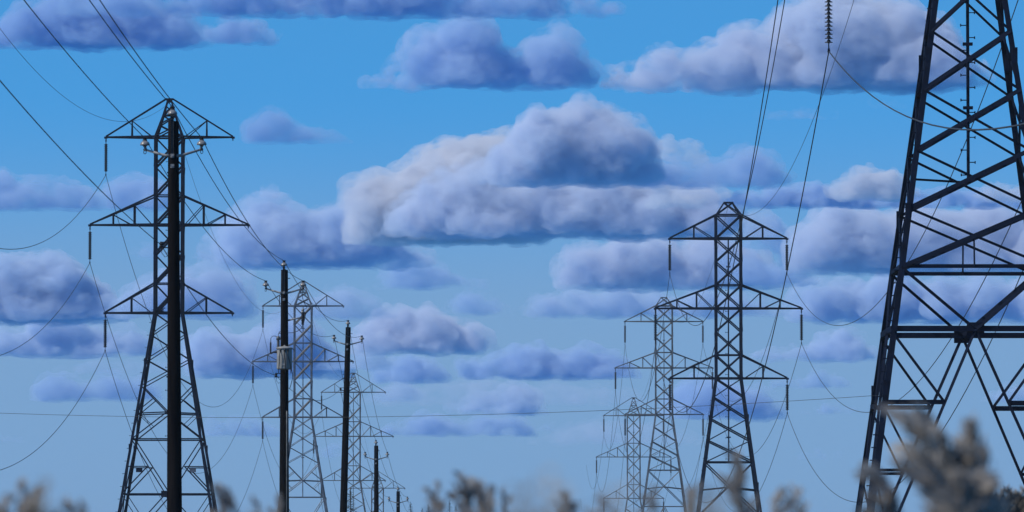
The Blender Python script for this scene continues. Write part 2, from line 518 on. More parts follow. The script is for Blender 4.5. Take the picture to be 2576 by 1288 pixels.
def bar_matrix(p0, p1, w, ref):
    z = (p1 - p0)
    L = z.length
    z = z / L
    x = ref - z * ref.dot(z)
    if x.length < 1e-4:
        x = Vector((0, 1, 0)) - z * z.y
    x.normalize()
    y = z.cross(x)
    return Matrix(((x.x * w, y.x * w, z.x * L, p0.x), (x.y * w, y.y * w, z.y * L, p0.y), (x.z * w, y.z * w, z.z * L, p0.z), (0, 0, 0, 1)))

def bar(name, parent, p0, p1, w, mat, ref=(0.7, 0.7, 0.1)):
    o = bpy.data.objects.new(name, angle_mesh(mat))
    COL.objects.link(o)
    o.parent = parent
    o.matrix_basis = bar_matrix(Vector(p0), Vector(p1), w, Vector(ref))
    return o

def box_bm(bm, c, s):
    x, y, z = c
    a, b, c2 = s[0] / 2, s[1] / 2, s[2] / 2
    v = [bm.verts.new((x + i * a, y + j * b, z + k * c2)) for i in (-1, 1) for j in (-1, 1) for k in (-1, 1)]
    for f in ((0, 1, 3, 2), (4, 6, 7, 5), (0, 4, 5, 1), (2, 3, 7, 6), (0, 2, 6, 4), (1, 5, 7, 3)):
        bm.faces.new([v[i] for i in f])

def swept_angle(path, w, sx, sy, mat, steps=()):
    """Leg of L section following a bent path; the flanges point inward from the corner."""
    vs, fs = [], []
    t = 0.13
    prof = [(0, 0), (1, 0), (1, t), (t, t), (t, 1), (0, 1)]
    for k, p in enumerate(path):
        ww = w[k] if isinstance(w, (list, tuple)) else w
        for (a, b) in prof:
            vs.append((p[0] - sx * a * ww + sx * ww * .3, p[1] - sy * b * ww + sy * ww * .3, p[2]))
    for k in range(len(path) - 1):
        for i in range(6):
            a, b = k * 6 + i, k * 6 + (i + 1) % 6
            q = (a, b, b + 6, a + 6)
            fs.append(q if sx * sy > 0 else q[::-1])
    e = (len(path) - 1) * 6
    fs.append((5, 4, 3, 2, 1, 0)); fs.append(tuple(e + i for i in range(6)))
    return pymesh('leg', vs, fs, mat)

def tube(bm, pts, r, n=6, cap=True):
    pts = [Vector(p) for p in pts]
    rings = []
    for k, p in enumerate(pts):
        a = pts[max(0, k - 1)]; b = pts[min(len(pts) - 1, k + 1)]
        z = (b - a).normalized()
        x = Vector((0, 0, 1)) if abs(z.z) < 0.9 else Vector((1, 0, 0))
        x = (x - z * x.dot(z)).normalized()
        y = z.cross(x)
        rr = r[k] if isinstance(r, (list, tuple)) else r
        rings.append([bm.verts.new(p + (x * math.cos(2 * math.pi * i / n) + y * math.sin(2 * math.pi * i / n)) * rr) for i in range(n)])
    for a, b in zip(rings, rings[1:]):
        for i in range(n):
            bm.faces.new((a[i], a[(i + 1) % n], b[(i + 1) % n], b[i]))
    if cap:
        bm.faces.new(rings[0][::-1]); bm.faces.new(rings[-1])

def lathe(bm, prof, n=14, loc=(0, 0, 0)):
    """prof: (radius, z) from top to bottom."""
    rings = []
    for (r, z) in prof:
        rings.append([bm.verts.new((loc[0] + r * math.cos(2 * math.pi * i / n), loc[1] + r * math.sin(2 * math.pi * i / n), loc[2] + z)) for i in range(n)])
    for a, b in zip(rings, rings[1:]):
        for i in range(n):
            bm.faces.new((a[i], b[i], b[(i + 1) % n], a[(i + 1) % n]))
    bm.faces.new(rings[0]); bm.faces.new(rings[-1][::-1])

# ---- insulator strings, shared meshes
N_DISC, PITCH_D = 15, 0.146
STRING_LEN = 2.81
def disc_profile(z):
    return [(0.085, z), (0.09, z - .03), (0.095, z - .045), (0.150, z - .07), (0.155, z - .105), (0.10, z - .112), (0.08, z - .12), (0.08, z - .146)]
def disc_mesh(mat):
    bm = bmesh.new(); lathe(bm, [(0.045, 0), (0.06, -.02), (0.066, -.058), (0.14, -.085), (0.146, -.104), (0.05, -.110), (0.026, -.12), (0.026, -.146)], 16)
    return bm_mesh('insulator_disc', bm, mat, False)
def stack_mesh(mat):
    bm = bmesh.new()
    prof = []
    for i in range(N_DISC):
        prof += disc_profile(-i * PITCH_D)
    lathe(bm, prof, 10)
    return bm_mesh('disc_stack', bm, mat, False)
def shackle_mesh(mat):
    bm = bmesh.new()
    tube(bm, [(0, 0, 0.02), (0, 0, -0.26)], 0.022, 6)
    for s in (-1, 1):
        tube(bm, [(s * .05, 0, 0.04), (s * .045, 0, -0.10), (0, 0, -0.17)], 0.016, 5)
    return bm_mesh('shackle', bm, mat)
def clamp_mesh(mat):
    bm = bmesh.new()
    tube(bm, [(0, 0, 0.0), (0, 0, -0.18)], 0.022, 6)
    tube(bm, [(0, -0.24, -0.20), (0, -0.12, -0.27), (0, 0.12, -0.27), (0, 0.24, -0.20)], [0.025, 0.05, 0.05, 0.025], 6)
    box_bm(bm, (0, 0, -0.22), (0.07, 0.10, 0.10))
    return bm_mesh('suspension_clamp', bm, mat)
M_DISC = disc_mesh(GLAZE_DARK); M_STACK = stack_mesh(GLAZE_DARK); M_STACK_B = stack_mesh(GLAZE_BROWN)
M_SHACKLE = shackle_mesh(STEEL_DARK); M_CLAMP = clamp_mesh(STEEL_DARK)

def insulator_string(top, label, discs=False, brown=False):
    e = empty('insulator_string', top)
    tag(e, label, 'insulator', 'suspension insulator strings on the pylons')
    link_mesh('shackle', M_SHACKLE, e)
    if discs:
        for i in range(N_DISC):
            link_mesh('insulator_disc', M_DISC, e, (0, 0, -0.26 - i * PITCH_D))
    else:
        link_mesh('disc_stack', M_STACK_B if brown else M_STACK, e, (0, 0, -0.26))
    link_mesh('suspension_clamp', M_CLAMP, e, (0, 0, -0.26 - N_DISC * PITCH_D))
    return Vector(top) + Vector((0, 0, -0.26 - N_DISC * PITCH_D - 0.27))

# ---- pylon
class Tower:
    pass

def build_tower(label, x, d, arm_y, kind, steel, thick=1.0, bolts=0, phrase=''):
    """arm_y is the frame height of the lowest crossarm; kind A pointed peak, B flat top, N flat top with tall body."""
    T = Tower()
    gz = ground_z(x, d)
    T.x, T.d, T.kind, T.phrase = x, d, kind, phrase
    root = empty('lattice_pylon', (x, d, gz))
    tag(root, label, 'pylon', 'lattice steel pylons')
    T.root = root
    za = zpx(arm_y, d) - gz                      # lowest arm above ground
    T.za = za
    S = 1.1                                      # half width of the shaft
    sp = 6.93 if kind == 'A' else 5.97
    slope = {'A': 0.163, 'B': 0.136, 'N': 0.139}[kind]
    def hw(z):
        return S if z >= za else S + (za - z) * slope
    zs = [za, za + sp, za + 2 * sp]              # the three arms
    T.arm_z = [gz + q for q in zs]
    wl_, wb, wc = 0.20 * thick, 0.095 * thick, 0.125 * thick
    shoulder = zs[2] + 2.0 if kind != 'A' else zs[2]
    # legs
    for sx in (-1, 1):
        for sy in (-1, 1):
            path = [(sx * hw(0), sy * hw(0), 0), (sx * hw(za * .5), sy * hw(za * .5), za * .5), (sx * S, sy * S, za), (sx * S, sy * S, shoulder)]
            ww = [wl_ * 1.2, wl_ * 1.1, wl_, wl_ * 0.9]
            if kind == 'A':
                path += [(sx * .50, sy * .50, zs[2] + 1.72), (sx * .13, sy * .13, zs[2] + 3.05)]
                ww += [wl_ * .75, wl_ * .6]
            else:
                path += [(sx * .37, sy * .37, zs[2] + 3.08)]
                ww += [wl_ * .55]
            leg = link_mesh('leg', swept_angle(path, ww, sx, sy, steel), root)
            # concrete-free foot stub plate
            if bolts and sx == -1 and sy == -1:
                z = 2.5
                while z < za + 1:
                    h = hw(z)
                    bar('step_bolt', leg, (-h - .02, -h + .04, z), (-h - .24, -h + .04, z), 0.035, steel)
                    z += 0.45 * (1 if bolts > 1 else 2.2)
            # splice plates along the leg
            for q in (0.35, 0.62, 0.86):
                z = za * q
                h = hw(z)
                bm = bmesh.new()
                box_bm(bm, (0, 0, 0), (wl_ * .95, wl_ * .95, wl_ * 3.2))
                me = bm_mesh('splice_plate', bm, steel)
                link_mesh('splice_plate', me, leg, (sx * (h + wl_ * .01), sy * (h + wl_ * .01), z))
    # faces: 0 front (-y), 1 back (+y), 2 left, 3 right
    def fp(face, u, z, h=None):
        h = hw(z) if h is None else h
        return {0: (u * h, -h, z), 1: (u * h, h, z), 2: (-h, u * h, z), 3: (h, u * h, z)}[face]
    def xpanel(z0, z1, faces=(0, 1, 2, 3), w=wb):
        for f in faces:
            bar('brace', root, fp(f, -1, z0), fp(f, 1, z1), w * 1.35, steel)
            bar('brace', root, fp(f, 1, z0), fp(f, -1, z1), w * 0.85, steel)
    def belt(z, w=wc, faces=(0, 1, 2, 3)):
        for f in faces:
            bar('belt', root, fp(f, -1, z), fp(f, 1, z), w, steel, (0, 0, 1))
    # shaft
    n_between = 3
    for k in range(2):
        for j in range(n_between):
            a = zs[k] + sp * j / n_between; b = zs[k] + sp * (j + 1) / n_between
            xpanel(a, b)
    for k in range(3):
        belt(zs[k], wc * 1.2)
    for k in range(2):
        belt(zs[k] + sp / 3, wc * .8)
    if kind == 'A':
        # pointed peak
        def ph(z):
            q = z - zs[2]
            return 1.1 + (0.50 - 1.1) * q / 1.72 if q < 1.72 else 0.50 + (0.13 - 0.50) * (q - 1.72) / 1.33
        pz = [zs[2], zs[2] + .95, zs[2] + 1.72, zs[2] + 2.5]
        for a, b in zip(pz, pz[1:]):
            for f in range(4):
                bar('brace', root, fp(f, -1, a, ph(a)), fp(f, 1, b, ph(b)), wb * .9, steel)
                bar('brace', root, fp(f, 1, a, ph(a)), fp(f, -1, b, ph(b)), wb * .7, steel)
        for f in range(4):
            q = zs[2] + 1.72
            bar('belt', root, fp(f, -1, q, .5), fp(f, 1, q, .5), wb, steel)
        bm = bmesh.new()
        box_bm(bm, (0, 0, zs[2] + 3.02), (.55, .3, .14)); box_bm(bm, (0, 0, zs[2] + 2.86), (.3, .3, .2))
        link_mesh('peak_cap', bm_mesh('peak_cap', bm, steel), root)
        T.peak = Vector((x, d, gz + zs[2] + 2.75))
        up_att = (zs[2] + 3.05, 0.22, 0.10)
    else:
        xpanel(zs[2], shoulder)
        belt(shoulder, wc)
        for f in range(4):
            bar('brace', root, fp(f, -1, shoulder), fp(f, 1, zs[2] + 3.08, .37), wb, steel)
            bar('brace', root, fp(f, 1, shoulder), fp(f, -1, zs[2] + 3.08, .37), wb * .8, steel)
            bar('belt', root, fp(f, -1.15, zs[2] + 3.08, .37), fp(f, 1.15, zs[2] + 3.08, .37), wb * 1.2, steel)
        T.peak = Vector((x, d, gz + zs[2] + 2.85))
        up_att = (shoulder, S, S)
    # body below the waist, down to the ground
    if kind == 'A':
        b = [0, 1.72, 3.7, 5.75]
        for p, q in zip(b, b[1:]):
            xpanel(za - p, za - q)
        z0, zm, z1 = za - 5.75, za - 7.84, za - 9.95
        for f in range(4):                          # big diamond panel with half-height tie
            for u in (-1, 1):
                bar('brace', root, fp(f, u, z0), fp(f, 0, zm), wb * 1.1, steel)
                bar('brace', root, fp(f, 0, zm), fp(f, u, z1), wb * 1.1, steel)
                bar('tie', root, fp(f, u, zm - .1), fp(f, 0, zm), wb, steel)
                za_, zb_ = (z0 + zm) / 2, (zm + z1) / 2
                bar('redundant', root, fp(f, u, zm), fp(f, u * .5, za_), wb * .6, steel)
                bar('redundant', root, fp(f, u, zm), fp(f, u * .5, zb_), wb * .6, steel)
        belt(z1, wb * 1.1)
        z2 = za - 14.25
        zc = (z1 + z2) / 2
        for f in range(4):
            for u in (-1, 1):
                bar('brace', root, fp(f, u, z1), fp(f, 0, z2), wb * 1.1, steel)
                h = hw(zc) * 0 + 1
                bar('tie', root, fp(f, u, zc), fp(f, u * .46, zc), wb * .8, steel)
                bar('redundant', root, fp(f, u, z2 + .05), fp(f, u * .47, zc), wb * .75, steel)
            bm = bmesh.new()
            p = fp(f, 0, z2)
            box_bm(bm, (0, 0, 0), (.7, .06, .5) if f < 2 else (.06, .7, .5))
            link_mesh('gusset_plate', bm_mesh('gusset_plate', bm, steel), root, p)
        belt(z2, wb * 1.1)
        z3 = za - 19.0
        for f in range(4):
            for u in (-1, 1):
                bar('brace', root, fp(f, 0, z2), fp(f, u, z3), wb * 1.1, steel)
                bar('redundant', root, fp(f, u, z2), fp(f, u * .5, (z2 + z3) / 2), wb * .75, steel)
        belt(z3, wb)
        for f in range(4):
            for u in (-1, 1):
                bar('brace', root, fp(f, 0, z3), fp(f, u, 0.2), wb * 1.2, steel)
        pole_low = z1
    elif kind == 'B':
        b = [0, 1.6, 3.45, 5.3, 7.15]
        for p, q in zip(b, b[1:]):
            xpanel(za - p, za - q)
        z1, z2 = za - 7.15, za - 11.8
        belt(z1, wc)
        zm = (z1 + z2) / 2 + 0.2
        for f in range(4):
            bar('brace', root, fp(f, -1, z1), fp(f, 1, z2), wb * 1.3, steel)
            bar('brace', root, fp(f, 1, z1), fp(f, -1, z2), wb * 1.1, steel)
            for u in (-1, 1):
                bar('tie', root, fp(f, u, zm - .25), fp(f, 0, zm), wb, steel)
        belt(z2, wb)
        lz = [z2, z2 - (z2) * .45, 0.2]
        for f in range(4):
            for u in (-1, 1):
                bar('brace', root, fp(f, 0, z2), fp(f, u, lz[1]), wb * 1.2, steel)
                bar('brace', root, fp(f, 0, lz[1]), fp(f, u, lz[2]), wb * 1.2, steel)
        belt(lz[1], wb)
        pole_low = z1
    else:
        b = [0, 2.35, 4.49, 6.67, 8.76, 10.86]
        for p, q in zip(b, b[1:]):
            for f in range(4):
                bar('brace', root, fp(f, 1, za - p), fp(f, -1, za - q), wb * (1.75 if f == 0 else 1.2), steel)
                bar('brace', root, fp(f, -1, za - p), fp(f, 1, za - q), wb * 1.05, steel)
        zb_, zn = za - 10.86, za - 13.1
        belt(zb_, wc * 1.15)
        for f in range(2):
            bar('hanger', root, fp(f, 0, za - 9.8), fp(f, 0, zb_), wb * .8, steel)
        for f in range(4):
            for u in (-1, 1):
                bar('brace', root, fp(f, u, zb_), fp(f, 0, zn), wb * 1.3 if u < 0 else wb * 1.7, steel)
        belt(zn, wc * 1.7)
        zf = 0.3
        def kx(z):                                   # where the knee brace stands, as a share of the half width
            t = (zn - z) / (zn - zf)
            return t
        za1, za2, za3 = za - 15.7, za - 18.1, za - 20.4
        for f in range(4):
            bm = bmesh.new()
            box_bm(bm, (0, 0, 0), (.62, .05, .5) if f < 2 else (.05, .62, .5))
            link_mesh('gusset_plate', bm_mesh('gusset_plate', bm, steel), root, fp(f, 0, zn))
            for u in (-1, 1):
                def kp(z):
                    h = hw(zf)
                    t = kx(z)
                    hh = hw(z)
                    return fp(f, u * t * h / hh, z)
                bar('knee_brace', root, kp(zn), kp(zf), wb * 1.35, steel)
                bar('redundant', root, fp(f, u, zn - .1), kp(za1), wb * 1.2, steel)
                bar('tie', root, fp(f, u, za1), kp(za1), wc * 1.35, steel)
                bar('redundant', root, fp(f, u, za1 - .1), kp(za2), wb, steel)
                bar('tie', root, fp(f, u, za2), kp(za2), wc * .9, steel)
                bar('redundant', root, fp(f, u, za2 - .1), kp(za3), wb * .9, steel)
        pole_low = za - 7.72
        bar('tie', root, (-hw(pole_low), -hw(pole_low), pole_low), (0, -hw(pole_low) * .2, pole_low), wb, steel)
    # central climbing pole
    bm = bmesh.new()
    top = zs[2] if kind != 'A' else zs[2] + .1
    tube(bm, [(0, 0, pole_low), (0, 0, top)], 0.06 * thick, 8)
    cp_ = link_mesh('climbing_pole', bm_mesh('climbing_pole', bm, steel), root)
    if bolts:
        z = pole_low + .3
        k = 0
        while z < top:
            s = 1 if k % 2 else -1
            bm = None
            bar('step_bolt', cp_, (s * .06, 0, z), (s * .27, 0, z), 0.035, steel)
            bar('step_bolt', cp_, (s * .25, 0, z - .05), (s * .25, 0, z + .05), 0.03, steel)
            z += 0.45 if bolts > 1 else 0.9
            k += 1
    # pole brackets
    for k, q in enumerate((za + sp * .5, za + sp * 1.6, za - 2.7, za - 5.0)):
        if q > pole_low + .3:
            bm = bmesh.new(); box_bm(bm, (0, 0, 0), (.36 * thick, .22, .11 * thick))
            link_mesh('pole_bracket', bm_mesh('pole_bracket', bm, steel), root, (0, 0, q))
    # crossarms
    T.tips = {}
    for k, half in enumerate((5.0, 6.23, 5.0)):
        z = zs[k]
        if k < 2:
            uz, ux, uy = z + sp / 3, S, S
        else:
            uz, ux, uy = up_att
        posts = (2.94,) if k != 1 else (2.72, 4.4)
        for sx in (-1, 1):
            tip = Vector((sx * half, 0, z))
            bm = bmesh.new()
            box_bm(bm, (sx * (half + .02), 0, z - .01), (.24, .22, .16))
            box_bm(bm, (sx * half, 0, z - .16), (.08, .12, .18))
            arm = link_mesh('crossarm_tip', bm_mesh('crossarm_tip', bm, steel), root)
            for sy in (-1, 1):
                low0 = Vector((sx * S, sy * S, z))
                up0 = Vector((sx * ux, sy * uy, uz))
                bar('lower_chord', arm, low0, tip, wc * 1.15, steel, (0, 0, 1))
                bar('upper_chord', arm, up0, tip + Vector((0, 0, .06)), wc, steel, (0, 0, 1))
                prev_low = low0
                for m, px in enumerate(posts):
                    t = (px - S) / (half - S)
                    tu = (px - ux) / (half - ux)
                    pl = low0.lerp(tip, t)
                    pu = up0.lerp(tip, tu)
                    bar('post', arm, pl, pu, wb * .8, steel)
                    bar('arm_brace', arm, pu, prev_low + Vector((sx * .2, 0, 0)), wb * .85, steel)
                    prev_low = pl
            for m, px in enumerate(posts):
                t = (px - S) / (half - S)
                bar('arm_spacer', arm, (sx * px, -S * (1 - t), z), (sx * px, S * (1 - t), z), wb * .7, steel)
            T.tips[(k, sx)] = Vector((x, d, gz)) + tip + Vector((0, 0, -.24))
    return T

Lx = lambda px, d: (px - 1288) / FPX * d
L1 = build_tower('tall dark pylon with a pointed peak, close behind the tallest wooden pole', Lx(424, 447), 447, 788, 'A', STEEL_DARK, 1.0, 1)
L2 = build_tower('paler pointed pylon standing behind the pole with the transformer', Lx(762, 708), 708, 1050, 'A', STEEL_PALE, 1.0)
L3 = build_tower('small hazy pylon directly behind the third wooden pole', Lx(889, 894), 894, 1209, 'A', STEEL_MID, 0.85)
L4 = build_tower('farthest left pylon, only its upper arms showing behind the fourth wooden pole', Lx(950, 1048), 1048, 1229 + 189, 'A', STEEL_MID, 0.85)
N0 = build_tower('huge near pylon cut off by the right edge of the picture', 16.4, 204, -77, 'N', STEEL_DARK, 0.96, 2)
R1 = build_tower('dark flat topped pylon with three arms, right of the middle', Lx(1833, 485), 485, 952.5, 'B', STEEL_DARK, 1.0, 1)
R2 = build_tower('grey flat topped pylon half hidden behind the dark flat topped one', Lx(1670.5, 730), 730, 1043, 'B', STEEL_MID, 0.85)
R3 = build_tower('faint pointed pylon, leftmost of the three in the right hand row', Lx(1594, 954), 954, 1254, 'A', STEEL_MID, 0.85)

CL = {}
ARM = {0: 'lowest', 1: 'middle', 2: 'top'}
def hang(T, key, phrase, sides, discs=False, brown=False, ks=(0, 1, 2)):
    for k in ks:
        for sx in sides:
            CL[(key, k, sx)] = insulator_string(T.tips[(k, sx)], 'insulator string hanging from the %s %s arm of the %s' % (ARM[k], 'left' if sx < 0 else 'right', phrase), discs, brown)
hang(L1, 'L1', 'tall pointed left pylon', (-1,))
hang(L2, 'L2', 'pale pylon behind the transformer pole', (-1,))
hang(L3, 'L3', 'small pylon behind the third pole', (-1,))
hang(L4, 'L4', 'farthest left pylon', (-1,), ks=(2,))
hang(N0, 'N0', 'huge near pylon', (-1,), True, ks=(0,))
hang(R1, 'R1', 'dark flat topped pylon', (-1, 1))
hang(R2, 'R2', 'grey flat topped pylon', (-1, 1), brown=True)
hang(R3, 'R3', 'faint pointed pylon at right', (-1, 1), brown=True)
# tips out of the frame still carry their wires
def virtual(T, k, sx):
    return T.tips[(k, sx)] - Vector((0, 0, STRING_LEN - .1))

# sign plates on the tall left pylon
def sign_plates():
    zc = L1.za - 12.1
    h = 1.1 + 12.1 * 0.163
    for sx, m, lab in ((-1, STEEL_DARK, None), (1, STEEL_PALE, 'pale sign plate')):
        bm = bmesh.new(); box_bm(bm, (0, 0, 0), (.5, .04, .36))
        o = link_mesh('sign_plate', bm_mesh('sign_plate', bm, m), L1.root, (sx * h * .68, -h + .02, zc - .27))
        if lab: o['label'] = lab
sign_plates()

def twig_clump():
    rnd = random.Random(9)
    bm = bmesh.new()
    for i in range(70):
        c = Vector((rnd.gauss(0, .14), rnd.gauss(0, .12), abs(rnd.gauss(0, .13)) + .02))
        dv = Vector((rnd.uniform(-1, 1), rnd.uniform(-1, 1), rnd.uniform(-.35, .35))).normalized() * rnd.uniform(.14, .3)
        tube(bm, [c - dv, c + dv], .018, 4)
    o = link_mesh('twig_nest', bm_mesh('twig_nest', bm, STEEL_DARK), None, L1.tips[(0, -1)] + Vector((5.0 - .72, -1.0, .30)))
    tag(o, 'dark clump of twigs lodged where the lowest left arm meets the tall pointed pylon', 'nest')
twig_clump()

# ------------------------------------------------------------------ pylon wires
def sag_points(a, b, sag, n=48):
    a, b = Vector(a), Vector(b)
    return [a.lerp(b, i / n) - Vector((0, 0, 4 * sag * (i / n) * (1 - i / n))) for i in range(n + 1)]

def wire(nodes, sags, r, label, cat='wire', group='overhead wires', name='overhead_wire', n=48, mat=None):
    pts = []
    for (a, b), s in zip(zip(nodes, nodes[1:]), sags):
        q = sag_points(a, b, s, n)
        pts += q if not pts else q[1:]
    org = Vector(nodes[0])
    bm = bmesh.new()
    tube(bm, [p - org for p in pts], r, 6)
    o = link_mesh(name, bm_mesh(name, bm, mat or WIRE_MAT, True), None, org)
    tag(o, label, cat, group)
    return o

RW = 0.022
for k in (0, 1, 2):
    l1, l2, l3 = CL[('L1', k, -1)], CL[('L2', k, -1)], CL[('L3', k, -1)]
    l4 = CL.get(('L4', k, -1)) or virtual(L4, k, -1)
    l0 = Vector((l1.x, 207.0, l1.z + .3))
    wire([l0, l1, l2, l3, l4], [11.8, 13.6, 7.5, 5.6], RW, 'sagging conductor on the %s left arms of the left row of pylons' % ARM[k], group='conductors of the pylon lines')
p0 = Vector((L1.peak.x, 194.0, L1.peak.z))
wire([p0, L1.peak, L2.peak, L3.peak, L4.peak], [8.6, 9.0, 4.5, 3.0], RW * .6, 'thin earth wire joining the peaks of the left row of pylons', group='earth wires')
for k in (0, 1, 2):
    for sx in (-1, 1):
        r1, r2, r3 = CL[('R1', k, sx)], CL[('R2', k, sx)], CL[('R3', k, sx)]
        n0 = CL.get(('N0', k, sx)) or virtual(N0, k, sx)
        c0 = Vector((n0.x, -36.0, n0.z))
        far = Vector((r3.x, 1180, r3.z - 1))
        wire([c0, n0, r1, r2, r3, far], [10.0, 11.5, 9.0, 7.0, 7.0], RW, 'conductor on the %s %s arms of the right row of pylons' % (ARM[k], 'left' if sx < 0 else 'right'), group='conductors of the pylon lines')
c0 = Vector((N0.peak.x, -36.0, N0.peak.z))
wire([c0, N0.peak, R1.peak, R2.peak, R3.peak], [7, 8.4, 6, 4.5], RW * .6, 'thin earth wire joining the peaks of the right row of pylons', group='earth wires')
# single wire running across the field to the near pylon
wire([at(-900, 984, 240), at(2208, 994.5, 204)], [.95], 0.008, 'single thin wire crossing the whole picture low down to the near pylon leg', group='crossing wire')
# ------------------------------------------------------------------ wooden distribution poles
WOOD = surface_mat('tarred_pole_wood', (0.003, 0.003, 0.005), (0.011, 0.010, 0.011), scale=9, rough=0.95, stretch=(1, 1, 0.06), bump=0.5, spec=0.03)
PORCELAIN = surface_mat('grey_porcelain', (0.14, 0.145, 0.16), (0.24, 0.24, 0.25), scale=12, rough=0.28, spec=0.5)
PORC_TOP = surface_mat('dark_tie_top', (0.01, 0.011, 0.014), (0.02, 0.02, 0.024), scale=8, rough=0.5)
BRACKET = surface_mat('grey_fibreglass_bracket', (0.16, 0.17, 0.19), (0.28, 0.29, 0.31), scale=10, rough=0.5)
DARK_IRON = surface_mat('dark_iron_fitting', (0.01, 0.012, 0.017), (0.03, 0.033, 0.04), scale=10, rough=0.5)
TANK = surface_mat('grey_painted_tank', (0.17, 0.175, 0.18), (0.27, 0.275, 0.28), scale=3, rough=0.45, bump=0.05)
CABLE = surface_mat('black_cable', (0.006, 0.006, 0.009), (0.014, 0.014, 0.018), scale=6, rough=0.5)
GREY_PIPE = surface_mat('grey_conduit', (0.10, 0.11, 0.12), (0.2, 0.21, 0.22), scale=5, rough=0.5)

def bell_mesh():
    bm = bmesh.new()
    lathe(bm, [(0.035, 0.075), (0.045, 0.065), (0.055, 0.05), (0.075, 0.04), (0.092, 0.015), (0.100, -0.012), (0.101, -0.026), (0.075, -0.03), (0.045, -0.034), (0.03, -0.06), (0.022, -0.075)], 20)
    return bm_mesh('porcelain_bell', bm, PORCELAIN, True)
def cap_mesh():
    bm = bmesh.new()
    lathe(bm, [(0.028, 0.125), (0.036, 0.118), (0.03, 0.10), (0.045, 0.085), (0.047, 0.07)], 14)
    for a in range(5):
        t = a * 1.2566
        tube(bm, [(0.02 * math.cos(t), .02 * math.sin(t), .095), (0.052 * math.cos(t), .052 * math.sin(t), .128)], 0.012, 5)
    return bm_mesh('tie_cap', bm, PORC_TOP)
def pin_mesh():
    bm = bmesh.new()
    tube(bm, [(0, 0, -.06), (0, 0, -.14)], 0.016, 8)
    box_bm(bm, (0, 0, -.115), (.06, .05, .035))
    # clevis loop
    pts = [(-.018, 0, -.13)] + [(0.026 * math.cos(t) , 0, -.175 + .028 * math.sin(t)) for t in [math.pi * (1 + q / 6) for q in range(7)]] + [(.018, 0, -.13)]
    tube(bm, pts, 0.008, 5)
    return bm_mesh('pin_clevis', bm, DARK_IRON)
M_BELL, M_CAP, M_PIN = bell_mesh(), cap_mesh(), pin_mesh()

